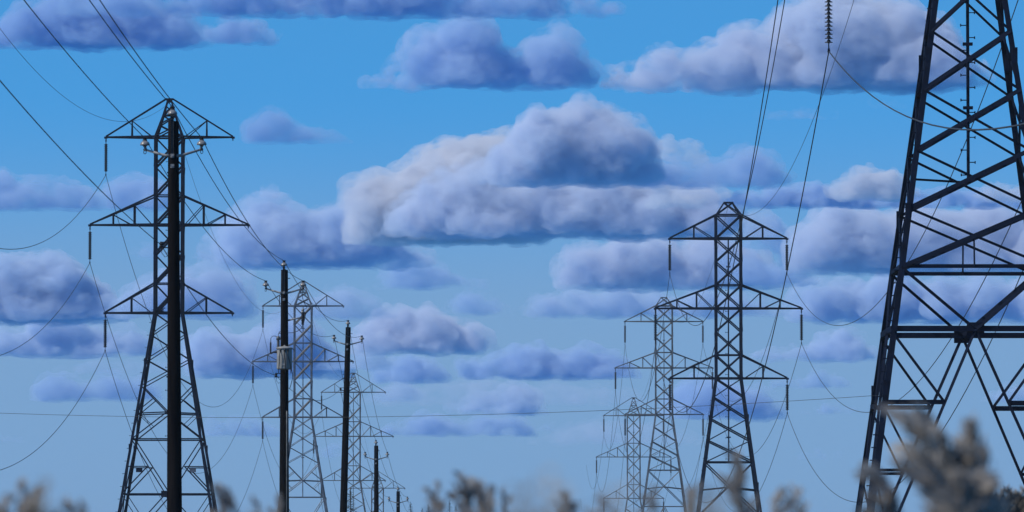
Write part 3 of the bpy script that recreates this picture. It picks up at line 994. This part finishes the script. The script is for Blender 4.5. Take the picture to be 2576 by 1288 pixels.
POLE_TIES = []
def build_pole(label, px, py, d, px_low, neutral_y, r_top=0.107, full=True, seed=1):
    top = at(px, py, d)
    low = at(px_low, 1288, d)
    k = (top.x - low.x) / (top.z - low.z)            # lean to the side
    gz = ground_z(top.x, d)
    bx = top.x - k * (top.z - gz)
    H = top.z - gz
    root = empty('utility_pole', (bx, d, gz))
    root.rotation_euler = (0, math.atan(k), 0)
    tag(root, label, 'utility pole', 'wooden poles of the small power line')
    P = {}
    rnd = random.Random(seed)
    # shaft, slightly out of round
    n = 18
    bm = bmesh.new()
    rings = []
    for q in range(25):
        z = -0.4 + (H + .4) * q / 24
        r = r_top + (H - z) * 0.0058
        rings.append([bm.verts.new((r * (1 + .025 * mnoise.noise(Vector((math.cos(2 * math.pi * i / n), math.sin(2 * math.pi * i / n), z * .7 + seed)))) * math.cos(2 * math.pi * i / n),
                                    r * math.sin(2 * math.pi * i / n), z)) for i in range(n)])
    for a, b in zip(rings, rings[1:]):
        for i in range(n):
            bm.faces.new((a[i], a[(i + 1) % n], b[(i + 1) % n], b[i]))
    bm.faces.new(rings[-1]); bm.faces.new(rings[0][::-1])
    link_mesh('shaft', bm_mesh('shaft', bm, WOOD, True), root)
    # pole-top channel and its insulator
    bm = bmesh.new()
    box_bm(bm, (-.015, -r_top - .018, H - .33), (.066, .03, .86))
    box_bm(bm, (-.015 - .028, -r_top - .035, H - .33), (.008, .03, .86)); box_bm(bm, (-.015 + .028, -r_top - .035, H - .33), (.008, .03, .86))
    ch = link_mesh('top_channel', bm_mesh('top_channel', bm, DARK_IRON), root)
    def insulator(x, y, z):
        b = link_mesh('insulator', M_BELL, root, (x, y, z))
        link_mesh('tie_cap', M_CAP, b); link_mesh('pin_clevis', M_PIN, b)
        return b
    insulator(-.01, -r_top - .03, H + .155)
    P['T'] = Vector((-.01, -r_top - .03, H + .28))
    for sx in (-1, 1):
        bm = bmesh.new()
        tube(bm, [(sx * r_top * .6, -.06, H - .71), (sx * (r_top + .05), -.05, H - .70), (sx * .545, -.03, H - .585)], [.034, .030, .022], 10)
        box_bm(bm, (sx * .56, -.03, H - .57), (.05, .05, .07))
        link_mesh('bracket_arm', bm_mesh('bracket_arm', bm, BRACKET, True), root)
        insulator(sx * .575, -.03, H - .46)
        P['L' if sx < 0 else 'R'] = Vector((sx * .575, -.03, H - .34))
    for q in (.71, .92):
        bm = bmesh.new(); box_bm(bm, (0, 0, 0), (.075, .02, .075))
        tube(bm, [(0, -.01, 0), (0, -.03, 0)], .02, 6)
        link_mesh('bolt_plate', bm_mesh('bolt_plate', bm, BRACKET), root, (-.015, -r_top - .045, H - q))
    for q, s in ((.26, 1), (1.95, -1), (2.12, -1)):
        bm = bmesh.new(); tube(bm, [(s * r_top * .8, 0, 0), (s * (r_top + .05), 0, 0)], .011, 6); tube(bm, [(s * (r_top + .05), 0, 0), (s * (r_top + .068), 0, 0)], .02, 6)
        link_mesh('through_bolt', bm_mesh('through_bolt', bm, DARK_IRON), root, (0, 0, H - q))
    # neutral on a spool at the left
    zn = zpx(neutral_y, d) - gz
    rr = r_top + (H - zn) * .0058
    bm = bmesh.new()
    lathe(bm, [(.02, .05), (.04, .045), (.045, .02), (.025, 0), (.045, -.02), (.04, -.045), (.02, -.05)], 12, (-rr - .13, 0, zn))
    tube(bm, [(-rr * .8, 0, zn + .055), (-rr - .16, 0, zn + .055)], .012, 6); tube(bm, [(-rr * .8, 0, zn - .055), (-rr - .16, 0, zn - .055)], .012, 6)
    tube(bm, [(-rr - .13, 0, zn + .07), (-rr - .13, 0, zn - .07)], .01, 6)
    link_mesh('neutral_spool', bm_mesh('neutral_spool', bm, DARK_IRON), root)
    bm = bmesh.new()
    tube(bm, [(-rr - .10, -.04, zn - .03), (-rr - .12, -.06, zn - .16), (-rr - .05, -.05, zn - .25), (-rr * .7, -rr * .7, zn - .21)], .007, 5)
    link_mesh('ground_tail', bm_mesh('ground_tail', bm, CABLE), root)
    P['N'] = Vector((-rr - .13, -.02, zn))
    M = Matrix.Translation(root.location) @ root.rotation_euler.to_matrix().to_4x4()
    P = {q: M @ v for q, v in P.items()}
    POLE_TIES.append(P)
    return root, H, r_top

P1, H1, _ = build_pole('tallest dark wooden pole, standing in front of the pointed left pylon', 436, 305, 115, 439, 616, seed=1)
P2, H2, r2 = build_pole('wooden pole carrying a grey transformer, second from the left', 715.7, 679, 175, 714.8, 944, seed=2)
P3, H3, _ = build_pole('leaning wooden pole with white bracket arms, third from the left', 876, 823, 235, 864, 979, seed=3)
P4, H4, _ = build_pole('fourth wooden pole from the left, low in the picture', 946.4, 1121, 295, 946.8, 1290, seed=4)
P5, H5, _ = build_pole('shortest wooden pole, just its top above the bottom edge', 1001.6, 1236, 355, 1001.6, 1360, seed=5)

# ---- gear on the second pole
def second_pole_gear():
    # transformer: hangs on the pole, a thing of its own
    zt = H2 - 2.44                                    # under side of the lid
    cx, cy_ = 0.012, -r2 - 0.27
    loc = P2.location + Vector((cx, cy_, zt))
    t = empty('transformer', loc)
    t.scale = (1.14, 1.0, 1.06)
    tag(t, 'round grey transformer can bolted to the second wooden pole', 'transformer')
    bm = bmesh.new()
    lathe(bm, [(.20, 0), (.205, -.02), (.208, -.57), (.20, -.60), (.17, -.605)], 28)
    link_mesh('tank', bm_mesh('tank', bm, TANK, True), t)
    bm = bmesh.new()
    lathe(bm, [(.012, .105), (.02, .085), (.05, .07), (.15, .055), (.205, .035), (.228, .02), (.23, -.012), (.205, -.016)], 28)
    link_mesh('lid', bm_mesh('lid', bm, TANK, True), t)
    bm = bmesh.new()
    tube(bm, [(.20, -.05, .0), (.255, -.06, -.03), (.262, -.06, -.09)], .012, 6)
    link_mesh('lid_lug', bm_mesh('lid_lug', bm, DARK_IRON), t)
    bm = bmesh.new(); box_bm(bm, (0, .25, -.15), (.12, .12, .06)); box_bm(bm, (0, .25, -.5), (.12, .12, .06))
    link_mesh('hanger_bracket', bm_mesh('hanger_bracket', bm, DARK_IRON), t)
    # high voltage bushing
    bm = bmesh.new()
    prof = [(.02, .36), (.05, .35), (.056, .30), (.056, .25), (.03, .24)]
    for i in range(5):
        z = .225 - i * .04
        prof += [(.032, z), (.05, z - .012), (.032, z - .024)]
    prof += [(.035, .02)]
    lathe(bm, prof, 16, (-.168, .02, 0))
    b = link_mesh('bushing', bm_mesh('bushing', bm, surface_mat('bushing_porcelain', (.05, .055, .065), (.1, .105, .115), rough=.3), True), t)
    # lightning arrester on its side bracket
    bm = bmesh.new()
    prof = [(.01, .16), (.02, .155)]
    for i in range(9):
        z = .14 - i * .034
        prof += [(.018, z), (.03, z - .01), (.018, z - .02)]
    prof += [(.012, -.18)]
    lathe(bm, prof, 12, (-.372, -.03, .03))
    link_mesh('arrester', bm_mesh('arrester', bm, GLAZE_DARK, True), t)
    bm = bmesh.new()
    tube(bm, [(-.19, -.02, -.10), (-.30, -.03, -.11), (-.372, -.03, -.15)], [.03, .022, .02], 8)
    link_mesh('arrester_bracket', bm_mesh('arrester_bracket', bm, DARK_IRON), t)
    def cable(name, pts, r, parent=t, mat=CABLE):
        # smooth Catmull-Rom through the points
        pts = [Vector(p) for p in pts]
        out = []
        for i in range(len(pts) - 1):
            p0, p1, p2, p3 = pts[max(0, i - 1)], pts[i], pts[i + 1], pts[min(len(pts) - 1, i + 2)]
            for s in range(6):
                u = s / 6
                out.append(0.5 * ((2 * p1) + (p2 - p0) * u + (2 * p0 - 5 * p1 + 4 * p2 - p3) * u * u + (3 * p1 - p0 - 3 * p2 + p3) * u ** 3))
        out.append(pts[-1])
        bm = bmesh.new(); tube(bm, out, r, 6)
        return link_mesh(name, bm_mesh(name, bm, mat, True), parent)
    cable('jumper', [(-.372, -.03, .19), (-.36, -.03, .31), (-.29, -.02, .365), (-.22, 0, .35), (-.17, .02, .34)], .008)
    cable('jumper', [(-.168, .02, .36), (-.15, .1, .47), (-.10, .2, .52)], .008)
    for x, w in ((-.10, -.05), (.012, .03), (.09, .10)):
        bm = bmesh.new(); lathe(bm, [(.02, .03), (.032, .02), (.03, -.05), (.015, -.06)], 10, (x, -.205 + abs(x) * .3, -.04))
        link_mesh('low_voltage_bushing', bm_mesh('low_voltage_bushing', bm, DARK_IRON, True), t)
        cable('service_cable', [(x, -.22 + abs(x) * .3, -.07), (x - .015 + w * .25, -.25, -.20), (x + w * .6, -.245, -.40), (x + w * .9, -.225, -.60), (x + w * .9, -.19, -.72)], .011)
    cable('service_cable', [(.19, -.15, -.60), (.215, -.10, -.70), (.225, -.08, -.80), (.20, 0, -.95), (.14, .15, -1.15)], .009)
    bm = bmesh.new(); box_bm(bm, (-.01, -.212, -.47), (.075, .012, .05))
    link_mesh('rating_plate', bm_mesh('rating_plate', bm, BRACKET), t)
    # fuse cutout on its arm
    c = empty('fuse_cutout', P2.location + Vector((.56, -.05, H2 - 1.45)))
    tag(c, 'dark fuse cutout on a short arm right of the transformer pole', 'fuse cutout')
    bm = bmesh.new()
    tube(bm, [(-.47, .03, -.11), (-.25, .02, -.06), (-.06, 0, -.02)], [.028, .024, .02], 8)
    link_mesh('arm', bm_mesh('arm', bm, BRACKET, True), c)
    bm = bmesh.new()
    lathe(bm, [(.015, .26), (.03, .25), (.048, .22), (.05, .19), (.035, .18), (.055, .165), (.055, .13), (.03, .12)], 14)
    link_mesh('cap', bm_mesh('cap', bm, PORCELAIN, True), c)
    bm = bmesh.new()
    prof = [(.03, .12)]
    for i in range(5):
        z = .10 - i * .05
        prof += [(.04, z), (.06, z - .015), (.04, z - .03)]
    prof += [(.03, -.16)]
    lathe(bm, prof, 14)
    link_mesh('body', bm_mesh('body', bm, GLAZE_DARK, True), c)
    bm = bmesh.new()
    tube(bm, [(.05, -.04, .14), (.075, -.05, .06), (.03, -.06, -.17)], .018, 8)
    box_bm(bm, (.07, -.03, .10), (.07, .05, .05)); box_bm(bm, (.0, -.03, -.20), (.08, .05, .09))
    link_mesh('fuse_tube', bm_mesh('fuse_tube', bm, DARK_IRON), c)
    cable('lead', [(.015, -.03, .86), (-.01, -.03, .62), (.05, -.03, .42), (.125, -.03, .30), (.10, -.03, .25), (.02, -.02, .24)], .009, c)
    cable('lead', [(.0, -.03, -.24), (-.04, -.03, -.34), (-.16, -.02, -.44), (-.30, 0, -.485), (-.45, .03, -.49)], .009, c)
    # conduit strapped to the shaft
    bm = bmesh.new()
    tube(bm, [(.085, -.125, .2), (.085, -.125, H2 - 4.55), (.08, -.11, H2 - 4.35)], .02, 8)
    link_mesh('conduit', bm_mesh('conduit', bm, GREY_PIPE, True), P2)
second_pole_gear()

# ---- wires of the small line
for key, lab in (('T', 'thin wire along the tops of the wooden poles'), ('L', 'thin wire along the left bracket insulators of the wooden poles'),
                 ('R', 'thin wire along the right bracket insulators of the wooden poles'), ('N', 'low neutral wire along the left side of the wooden poles')):
    pts = [P[key] for P in POLE_TIES]
    a = pts[0]
    start = Vector((a.x, 55.0, a.z + (0.55 if key != 'N' else .85)))
    end = Vector((pts[-1].x, 415.0, pts[-1].z - 1.2))
    wire([start] + pts + [end], [.34, .52, .62, .62, .62, .6], 0.0085, lab, group='wires of the wooden pole line', n=24)
# ------------------------------------------------------------------ plants
def leaf_mat(name, c1, c2, trans=0.35):
    m = surface_mat(name, c1, c2, scale=9, rough=0.8, spec=0.1)
    nt = m.node_tree
    b = nt.nodes['Principled BSDF']
    tr = nt.nodes.new('ShaderNodeBsdfTranslucent')
    mx = nt.nodes.new('ShaderNodeMixShader')
    mx.inputs[0].default_value = trans
    nt.links.new(b.inputs['Base Color'].links[0].from_socket, tr.inputs['Color'])
    nt.links.new(b.outputs[0], mx.inputs[1]); nt.links.new(tr.outputs[0], mx.inputs[2])
    nt.links.new(mx.outputs[0], nt.nodes['Material Output'].inputs['Surface'])
    return m
PLUME = leaf_mat('reed_plume', (0.30, 0.29, 0.30), (0.62, 0.56, 0.50), 0.5)
STALK = leaf_mat('dry_reed_stalk', (0.2, 0.16, 0.11), (0.34, 0.28, 0.18), 0.2)
NEEDLE = surface_mat('spruce_needles', (0.012, 0.022, 0.016), (0.035, 0.05, 0.032), scale=2, rough=0.9)
BARK = surface_mat('spruce_bark', (0.03, 0.026, 0.024), (0.07, 0.06, 0.05), scale=6, rough=0.9)
TWIG = leaf_mat('grey_willow_twigs', (0.26, 0.255, 0.26), (0.52, 0.48, 0.44), 0.4)

def reed(label, x, y, d, length, width, lean, seed, droop=0.3, hairs=420):
    """A reed whose plume tip is seen at (x, y), d metres away; length and width of the plume in metres, lean sideways."""
    rnd = random.Random(seed)
    tip = at(x, y, d)
    gz = ground_z(tip.x, d)
    base = Vector((tip.x - lean * 1.1, d + rnd.uniform(-.05, .05), gz))
    root = empty('reed', base)
    tag(root, label, 'reed', 'out of focus reeds in the foreground')
    t = tip - base
    low = Vector((t.x - lean * length * 1.2, 0, t.z - length))   # where the plume begins
    ctrl = [Vector((0, 0, 0)), low * .5, low]
    bm = bmesh.new()
    tube(bm, [ctrl[0], ctrl[1] + Vector((0.01, 0, 0)), low, low.lerp(t, .5) + Vector((-lean * .02, 0, .01)), t - Vector((0, 0, length * .15))], [.006, .005, .0035, .0025, .001], 5)
    link_mesh('stalk', bm_mesh('stalk', bm, STALK, True), root)
    # plume: branches drooping to the leaning side, each set with fine hairs
    vs, fs = [], []
    axis = (t - low)
    sgn = -1.0 if lean < 0 else 1.0
    nb = 11
    for bno in range(nb):
        u0 = (bno + rnd.random()) / nb * .92
        p0 = low + axis * u0
        a = rnd.uniform(0, 2 * math.pi)
        out = Vector((math.cos(a) * .9 + sgn * .2, math.sin(a), 0))
        w = width * (0.45 + 0.55 * math.sin(min(1.0, u0 * 1.1 + .1) * math.pi))
        L = length * rnd.uniform(.30, .46) * (1.15 - .75 * u0)
        def bp(v):
            return p0 + axis.normalized() * L * (v - .10 * v * v) + out * w * .5 * (v ** 1.2) + Vector((sgn * droop * .06 * v * v * length, 0, -droop * .06 * v * v * length))
        for i in range(max(4, hairs // nb)):
            v = rnd.random()
            q = bp(v) + Vector((rnd.gauss(0, 1), rnd.gauss(0, 1), rnd.gauss(0, 1))) * width * .055
            dirv = (bp(min(1, v + .1)) - bp(max(0, v - .1)))
            if dirv.length < 1e-6: continue
            dirv = (dirv.normalized() + Vector((rnd.uniform(-.45, .45) + sgn * .06, rnd.uniform(-.45, .45), rnd.uniform(-.1, .3)))).normalized()
            hl = length * rnd.uniform(.08, .17) * (1.1 - .4 * u0)
            perp = dirv.cross(Vector((rnd.uniform(-1, 1), rnd.uniform(-1, 1), .2))).normalized() * rnd.uniform(.0022, .0046)
            mid = q + dirv * hl * .55
            end = q + dirv * hl + Vector((0, 0, -.01 * droop))
            k = len(vs)
            vs += [q - perp * .6, q + perp * .6, mid + perp, end, mid - perp]
            fs.append((k, k + 1, k + 2, k + 3, k + 4))
    link_mesh('plume', pymesh('plume', vs, fs, PLUME), root)
    # two long leaves low on the stalk
    for s in (-1, 1):
        vs, fs = [], []
        z0 = t.z * rnd.uniform(.35, .6)
        for k in range(7):
            u = k / 6
            c = low * (z0 / max(.1, low.z)) + Vector((s * .28 * u, .03 * s * u, .30 * u - .38 * u * u))
            w = .011 * (1 - u) + .001
            vs += [c + Vector((0, w, 0)), c - Vector((0, w, 0))]
        for k in range(6):
            fs.append((2 * k, 2 * k + 1, 2 * k + 3, 2 * k + 2))
        link_mesh('leaf', pymesh('leaf', vs, fs, STALK), root)
    return root

REEDS = [
 # label, tip x, tip y, distance, plume length, plume width, lean, hairs
 ('big blurred reed plume nodding left, in front of the near pylon leg', 2290, 1040, 9.0, .22, .09, -.42, 900),
 ('thick blurred reed plume rising behind the nodding one at right', 2350, 1062, 9.2, .26, .10, -.34, 1000),
 ('dark blurred reed plume in the heart of the right hand clump', 2390, 1135, 9.6, .22, .10, -.22, 800),
 ('broad blurred reed plume, rightmost of the large ones', 2440, 1096, 9.2, .26, .11, -.10, 1100),
 ('blurred reed plume at the outer right of the clump', 2478, 1150, 9.4, .22, .075, -.03, 700),
 ('blurred reed plume low left of the right hand clump', 2212, 1172, 9.8, .20, .075, -.28, 700),
 ('low blurred reed plume filling the foot of the right hand clump', 2420, 1190, 9.0, .18, .11, .03, 700),
 ('tall soft reed plume before the foot of the flat topped pylon', 1860, 1158, 10.0, .20, .062, -.06, 560),
 ('short soft reed plume right of the flat topped pylon foot', 1948, 1236, 10.5, .14, .055, .03, 300),
 ('faint reed plume by the right foot of the flat topped pylon', 2006, 1236, 10.5, .14, .045, -.02, 190),
 ('small soft reed plume under the left foot of the flat topped pylon', 1745, 1226, 10.5, .14, .055, .02, 260),
 ('small soft reed plume before the faint pointed pylon', 1640, 1244, 10.5, .13, .05, -.02, 240),
 ('soft brown reed plume left of the far right pylons', 1428, 1236, 11.0, .15, .045, -.10, 330),
 ('pale thin reed plume far left of the right pylons', 1505, 1250, 9.5, .12, .05, .02, 130),
 ('leaning soft reed plume, leftmost of the middle group', 1096, 1228, 12.0, .16, .045, -.12, 340),
 ('tall narrow reed plume, highest of the middle group', 1170, 1200, 12.0, .19, .045, -.02, 420),
 ('wide soft reed plume right beside the highest middle one', 1206, 1214, 11.5, .18, .06, -.08, 420),
 ('low reed plume at the right of the middle group', 1236, 1236, 12.0, .14, .05, -.10, 300),
 ('short thin reed plume right of the middle group', 1268, 1238, 12.0, .12, .032, 0.0, 150),
 ('very faint wide reed plume in the middle of the bottom edge', 1390, 1205, 4.2, .10, .04, .0, 60),
 ('very faint reed tip between the middle group and the far right pylons', 1320, 1230, 4.4, .08, .05, .02, 70),
 ('very faint reed blur just left of the faint pointed pylon', 1560, 1226, 4.4, .09, .05, -.03, 60),
 ('very faint reed blur beside the tall soft plume', 1800, 1236, 4.6, .08, .05, -.02, 70),
 ('soft reed plume at the right foot of the tall left pylon', 554, 1232, 11.0, .16, .045, -.12, 320),
 ('soft reed plume just right of the one at the tall left pylon foot', 582, 1234, 11.0, .16, .042, -.12, 300),
 ('low soft reed plume left of the transformer pole', 648, 1262, 11.0, .13, .038, -.08, 180),
 ('brown reed plume at the left foot of the transformer pole', 700, 1250, 13.0, .14, .032, -.04, 200),
 ('tall soft reed plume, highest at the bottom left corner', 62, 1218, 9.5, .15, .06, .02, 380),
 ('thick soft reed plume below the highest at bottom left', 92, 1254, 9.5, .14, .075, -.02, 440),
 ('soft reed plume touching the left edge of the picture', 6, 1256, 9.5, .13, .055, .02, 280),
 ('short soft reed plume right of the bottom left clump', 180, 1262, 10.0, .11, .042, -.05, 220),
 ('thin soft reed plume, rightmost at bottom left', 214, 1268, 10.0, .11, .04, -.08, 190),
 ('faint small reed tip floating above the bottom left clump', 97, 1212, 6.0, .06, .03, .01, 40),
]
for i, (lab, x, y, d, L, w, lean, hairs) in enumerate(REEDS):
    reed(lab, x, y, d, L, w, lean, 100 + i, droop=.5 if d < 9.9 and x > 2000 else .22, hairs=int(hairs * .8))

def shrub(label, spots, d, cat, seed):
    rnd = random.Random(seed)
    c = at(spots[0][0], 1288, d)
    gz = ground_z(c.x, d)
    root = empty('willow_shrub', (c.x, d, gz))
    tag(root, label, cat)
    for (x, y, lean) in spots:
        tip = at(x, y, d) - Vector((c.x, d, gz))
        base = Vector((rnd.uniform(-.2, .2) + tip.x * .4, rnd.uniform(-.2, .2), 0))
        mid = Vector((tip.x - lean * .9, rnd.uniform(-.1, .1), tip.z - .8))
        bm = bmesh.new()
        tube(bm, [base, base.lerp(mid, .6) + Vector((.05, 0, 0)), mid, tip], [.014, .010, .007, .002], 5)
        tw = link_mesh('twig', bm_mesh('twig', bm, TWIG), root)
        vs, fs = [], []
        for i in range(260):
            u = rnd.random()
            p = mid.lerp(tip, u)
            a = rnd.uniform(0, 2 * math.pi)
            L = .15 * (1 - u * .7) * rnd.uniform(.5, 1)
            dv = ((tip - mid).normalized() + Vector((math.cos(a), math.sin(a), 0)) * .45).normalized()
            w = dv.cross(Vector((math.sin(a), .3, math.cos(a)))).normalized() * .010
            k = len(vs)
            vs += [p, p + dv * L * .5 + w, p + dv * L, p + dv * L * .5 - w]
            fs.append((k, k + 1, k + 2, k + 3))
        link_mesh('foliage', pymesh('foliage', vs, fs, TWIG), tw)
    return root
_r = random.Random(77)
SPOTS = [(2476, 1262, -.1), (2489, 1254, -.2), (2497, 1246, -.2), (2505, 1252, -.15), (2514, 1250, -.1), (2524, 1240, -.05), (2532, 1232, 0), (2540, 1238, .05), (2550, 1246, 0), (2556, 1240, 0), (2564, 1246, .05), (2572, 1236, .1), (2582, 1244, .1)]
SPOTS += [(_r.uniform(2462, 2600), _r.uniform(1254, 1292), _r.uniform(-.2, .1)) for _ in range(30)]
shrub('feathery grey shrub in the bottom right corner', SPOTS, 30.0, 'shrub', 5)

def spruce_mesh(H, seed):
    rnd = random.Random(seed)
    bm = bmesh.new()
    tube(bm, [(0, 0, -.3), (.03, 0, H * .5), (0, 0, H)], [H * .016, H * .009, .015], 7)
    trunk = bm_mesh('trunk', bm, BARK)
    vs, fs = [], []
    z = H * .12
    while z < H - .1:
        u = (z / H)
        R_ = H * .17 * (1 - u) ** .85 + .12
        n = 9 if u < .8 else 6
        a0 = rnd.uniform(0, 6.28)
        for i in range(n):
            a = a0 + 6.283 * i / n + rnd.uniform(-.25, .25)
            L = R_ * rnd.uniform(.7, 1.15)
            d = Vector((math.cos(a), math.sin(a), rnd.uniform(-.25, .05)))
            s = Vector((-math.sin(a), math.cos(a), 0))
            p0 = Vector((0, 0, z))
            for m in range(7):
                t = (m + .5) / 7
                p = p0 + d * L * t + Vector((0, 0, -.10 * t * t * L + (.12 * L if u > .85 else 0)))
                for sd in (-1, 1):
                    e = p + s * sd * L * .26 * (1.1 - t) + d * L * .14 + Vector((0, 0, -.06 * L * rnd.random()))
                    w = d * L * .05 + Vector((0, 0, .02))
                    k = len(vs)
                    vs += [p - w, e, p + w]
                    fs.append((k, k + 1, k + 2))
        z += max(.16, (H - z) * .045)
    for q in range(10):                        # leader
        a = q * .9
        k = len(vs)
        zz = H - .5 + q * .06
        vs += [Vector((0, 0, zz)), Vector((.13 * math.cos(a), .13 * math.sin(a), zz + .13)), Vector((0, 0, zz + .1))]
        fs.append((k, k + 1, k + 2))
    return trunk, pymesh('crown', vs, fs, NEEDLE)
SPR = [(spruce_mesh(14.0, s)) for s in (1, 2, 3)]
for i, (x, y, d, lab) in enumerate([
    (882, 1230, 640, 'slim spruce top rising just right of the third wooden pole'),
    (1033, 1266, 720, 'small spruce top right of the shortest wooden pole'),
    (1078, 1272, 760, 'spruce top left of the middle reed group'),
    (1131, 1262, 740, 'spruce top just left of the highest middle reed'),
    (1147, 1274, 800, 'low spruce top beside the highest middle reed'),
    (1062, 1281, 780, 'lowest spruce tip at the bottom edge, left of the reeds')]):
    tip = at(x, y, d)
    gz = ground_z(tip.x, d)
    o = empty('spruce_tree', (tip.x, d, gz))
    s = (tip.z - gz) / 14.0
    o.scale = (s, s, s)
    o.rotation_euler = (0, 0, i * 1.3)
    tag(o, lab, 'tree', 'distant spruce tops along the bottom edge')
    tr, cr = SPR[i % 3]
    link_mesh('trunk', tr, o)
    link_mesh('crown', cr, o)
# ------------------------------------------------------------------ haze in the air along the line
def build_haze():
    m = bpy.data.materials.new('pale_haze')
    m.use_nodes = True
    nt = m.node_tree
    for n in list(nt.nodes):
        nt.nodes.remove(n)
    out = nt.nodes.new('ShaderNodeOutputMaterial')
    pv = nt.nodes.new('ShaderNodeVolumePrincipled')
    pv.inputs['Color'].default_value = (0.66, 0.80, 0.94, 1)
    pv.inputs['Density'].default_value = 0.0001
    pv.inputs['Anisotropy'].default_value = 0.2
    nt.links.new(pv.outputs[0], out.inputs['Volume'])
    bm = bmesh.new()
    box_bm(bm, (0, 250, 17.5), (13200, 13700, 50.0))
    o = link_mesh('haze', bm_mesh('haze', bm, m))
    tag(o, 'thin pale haze in the air over the plain', kind='stuff')
build_haze()
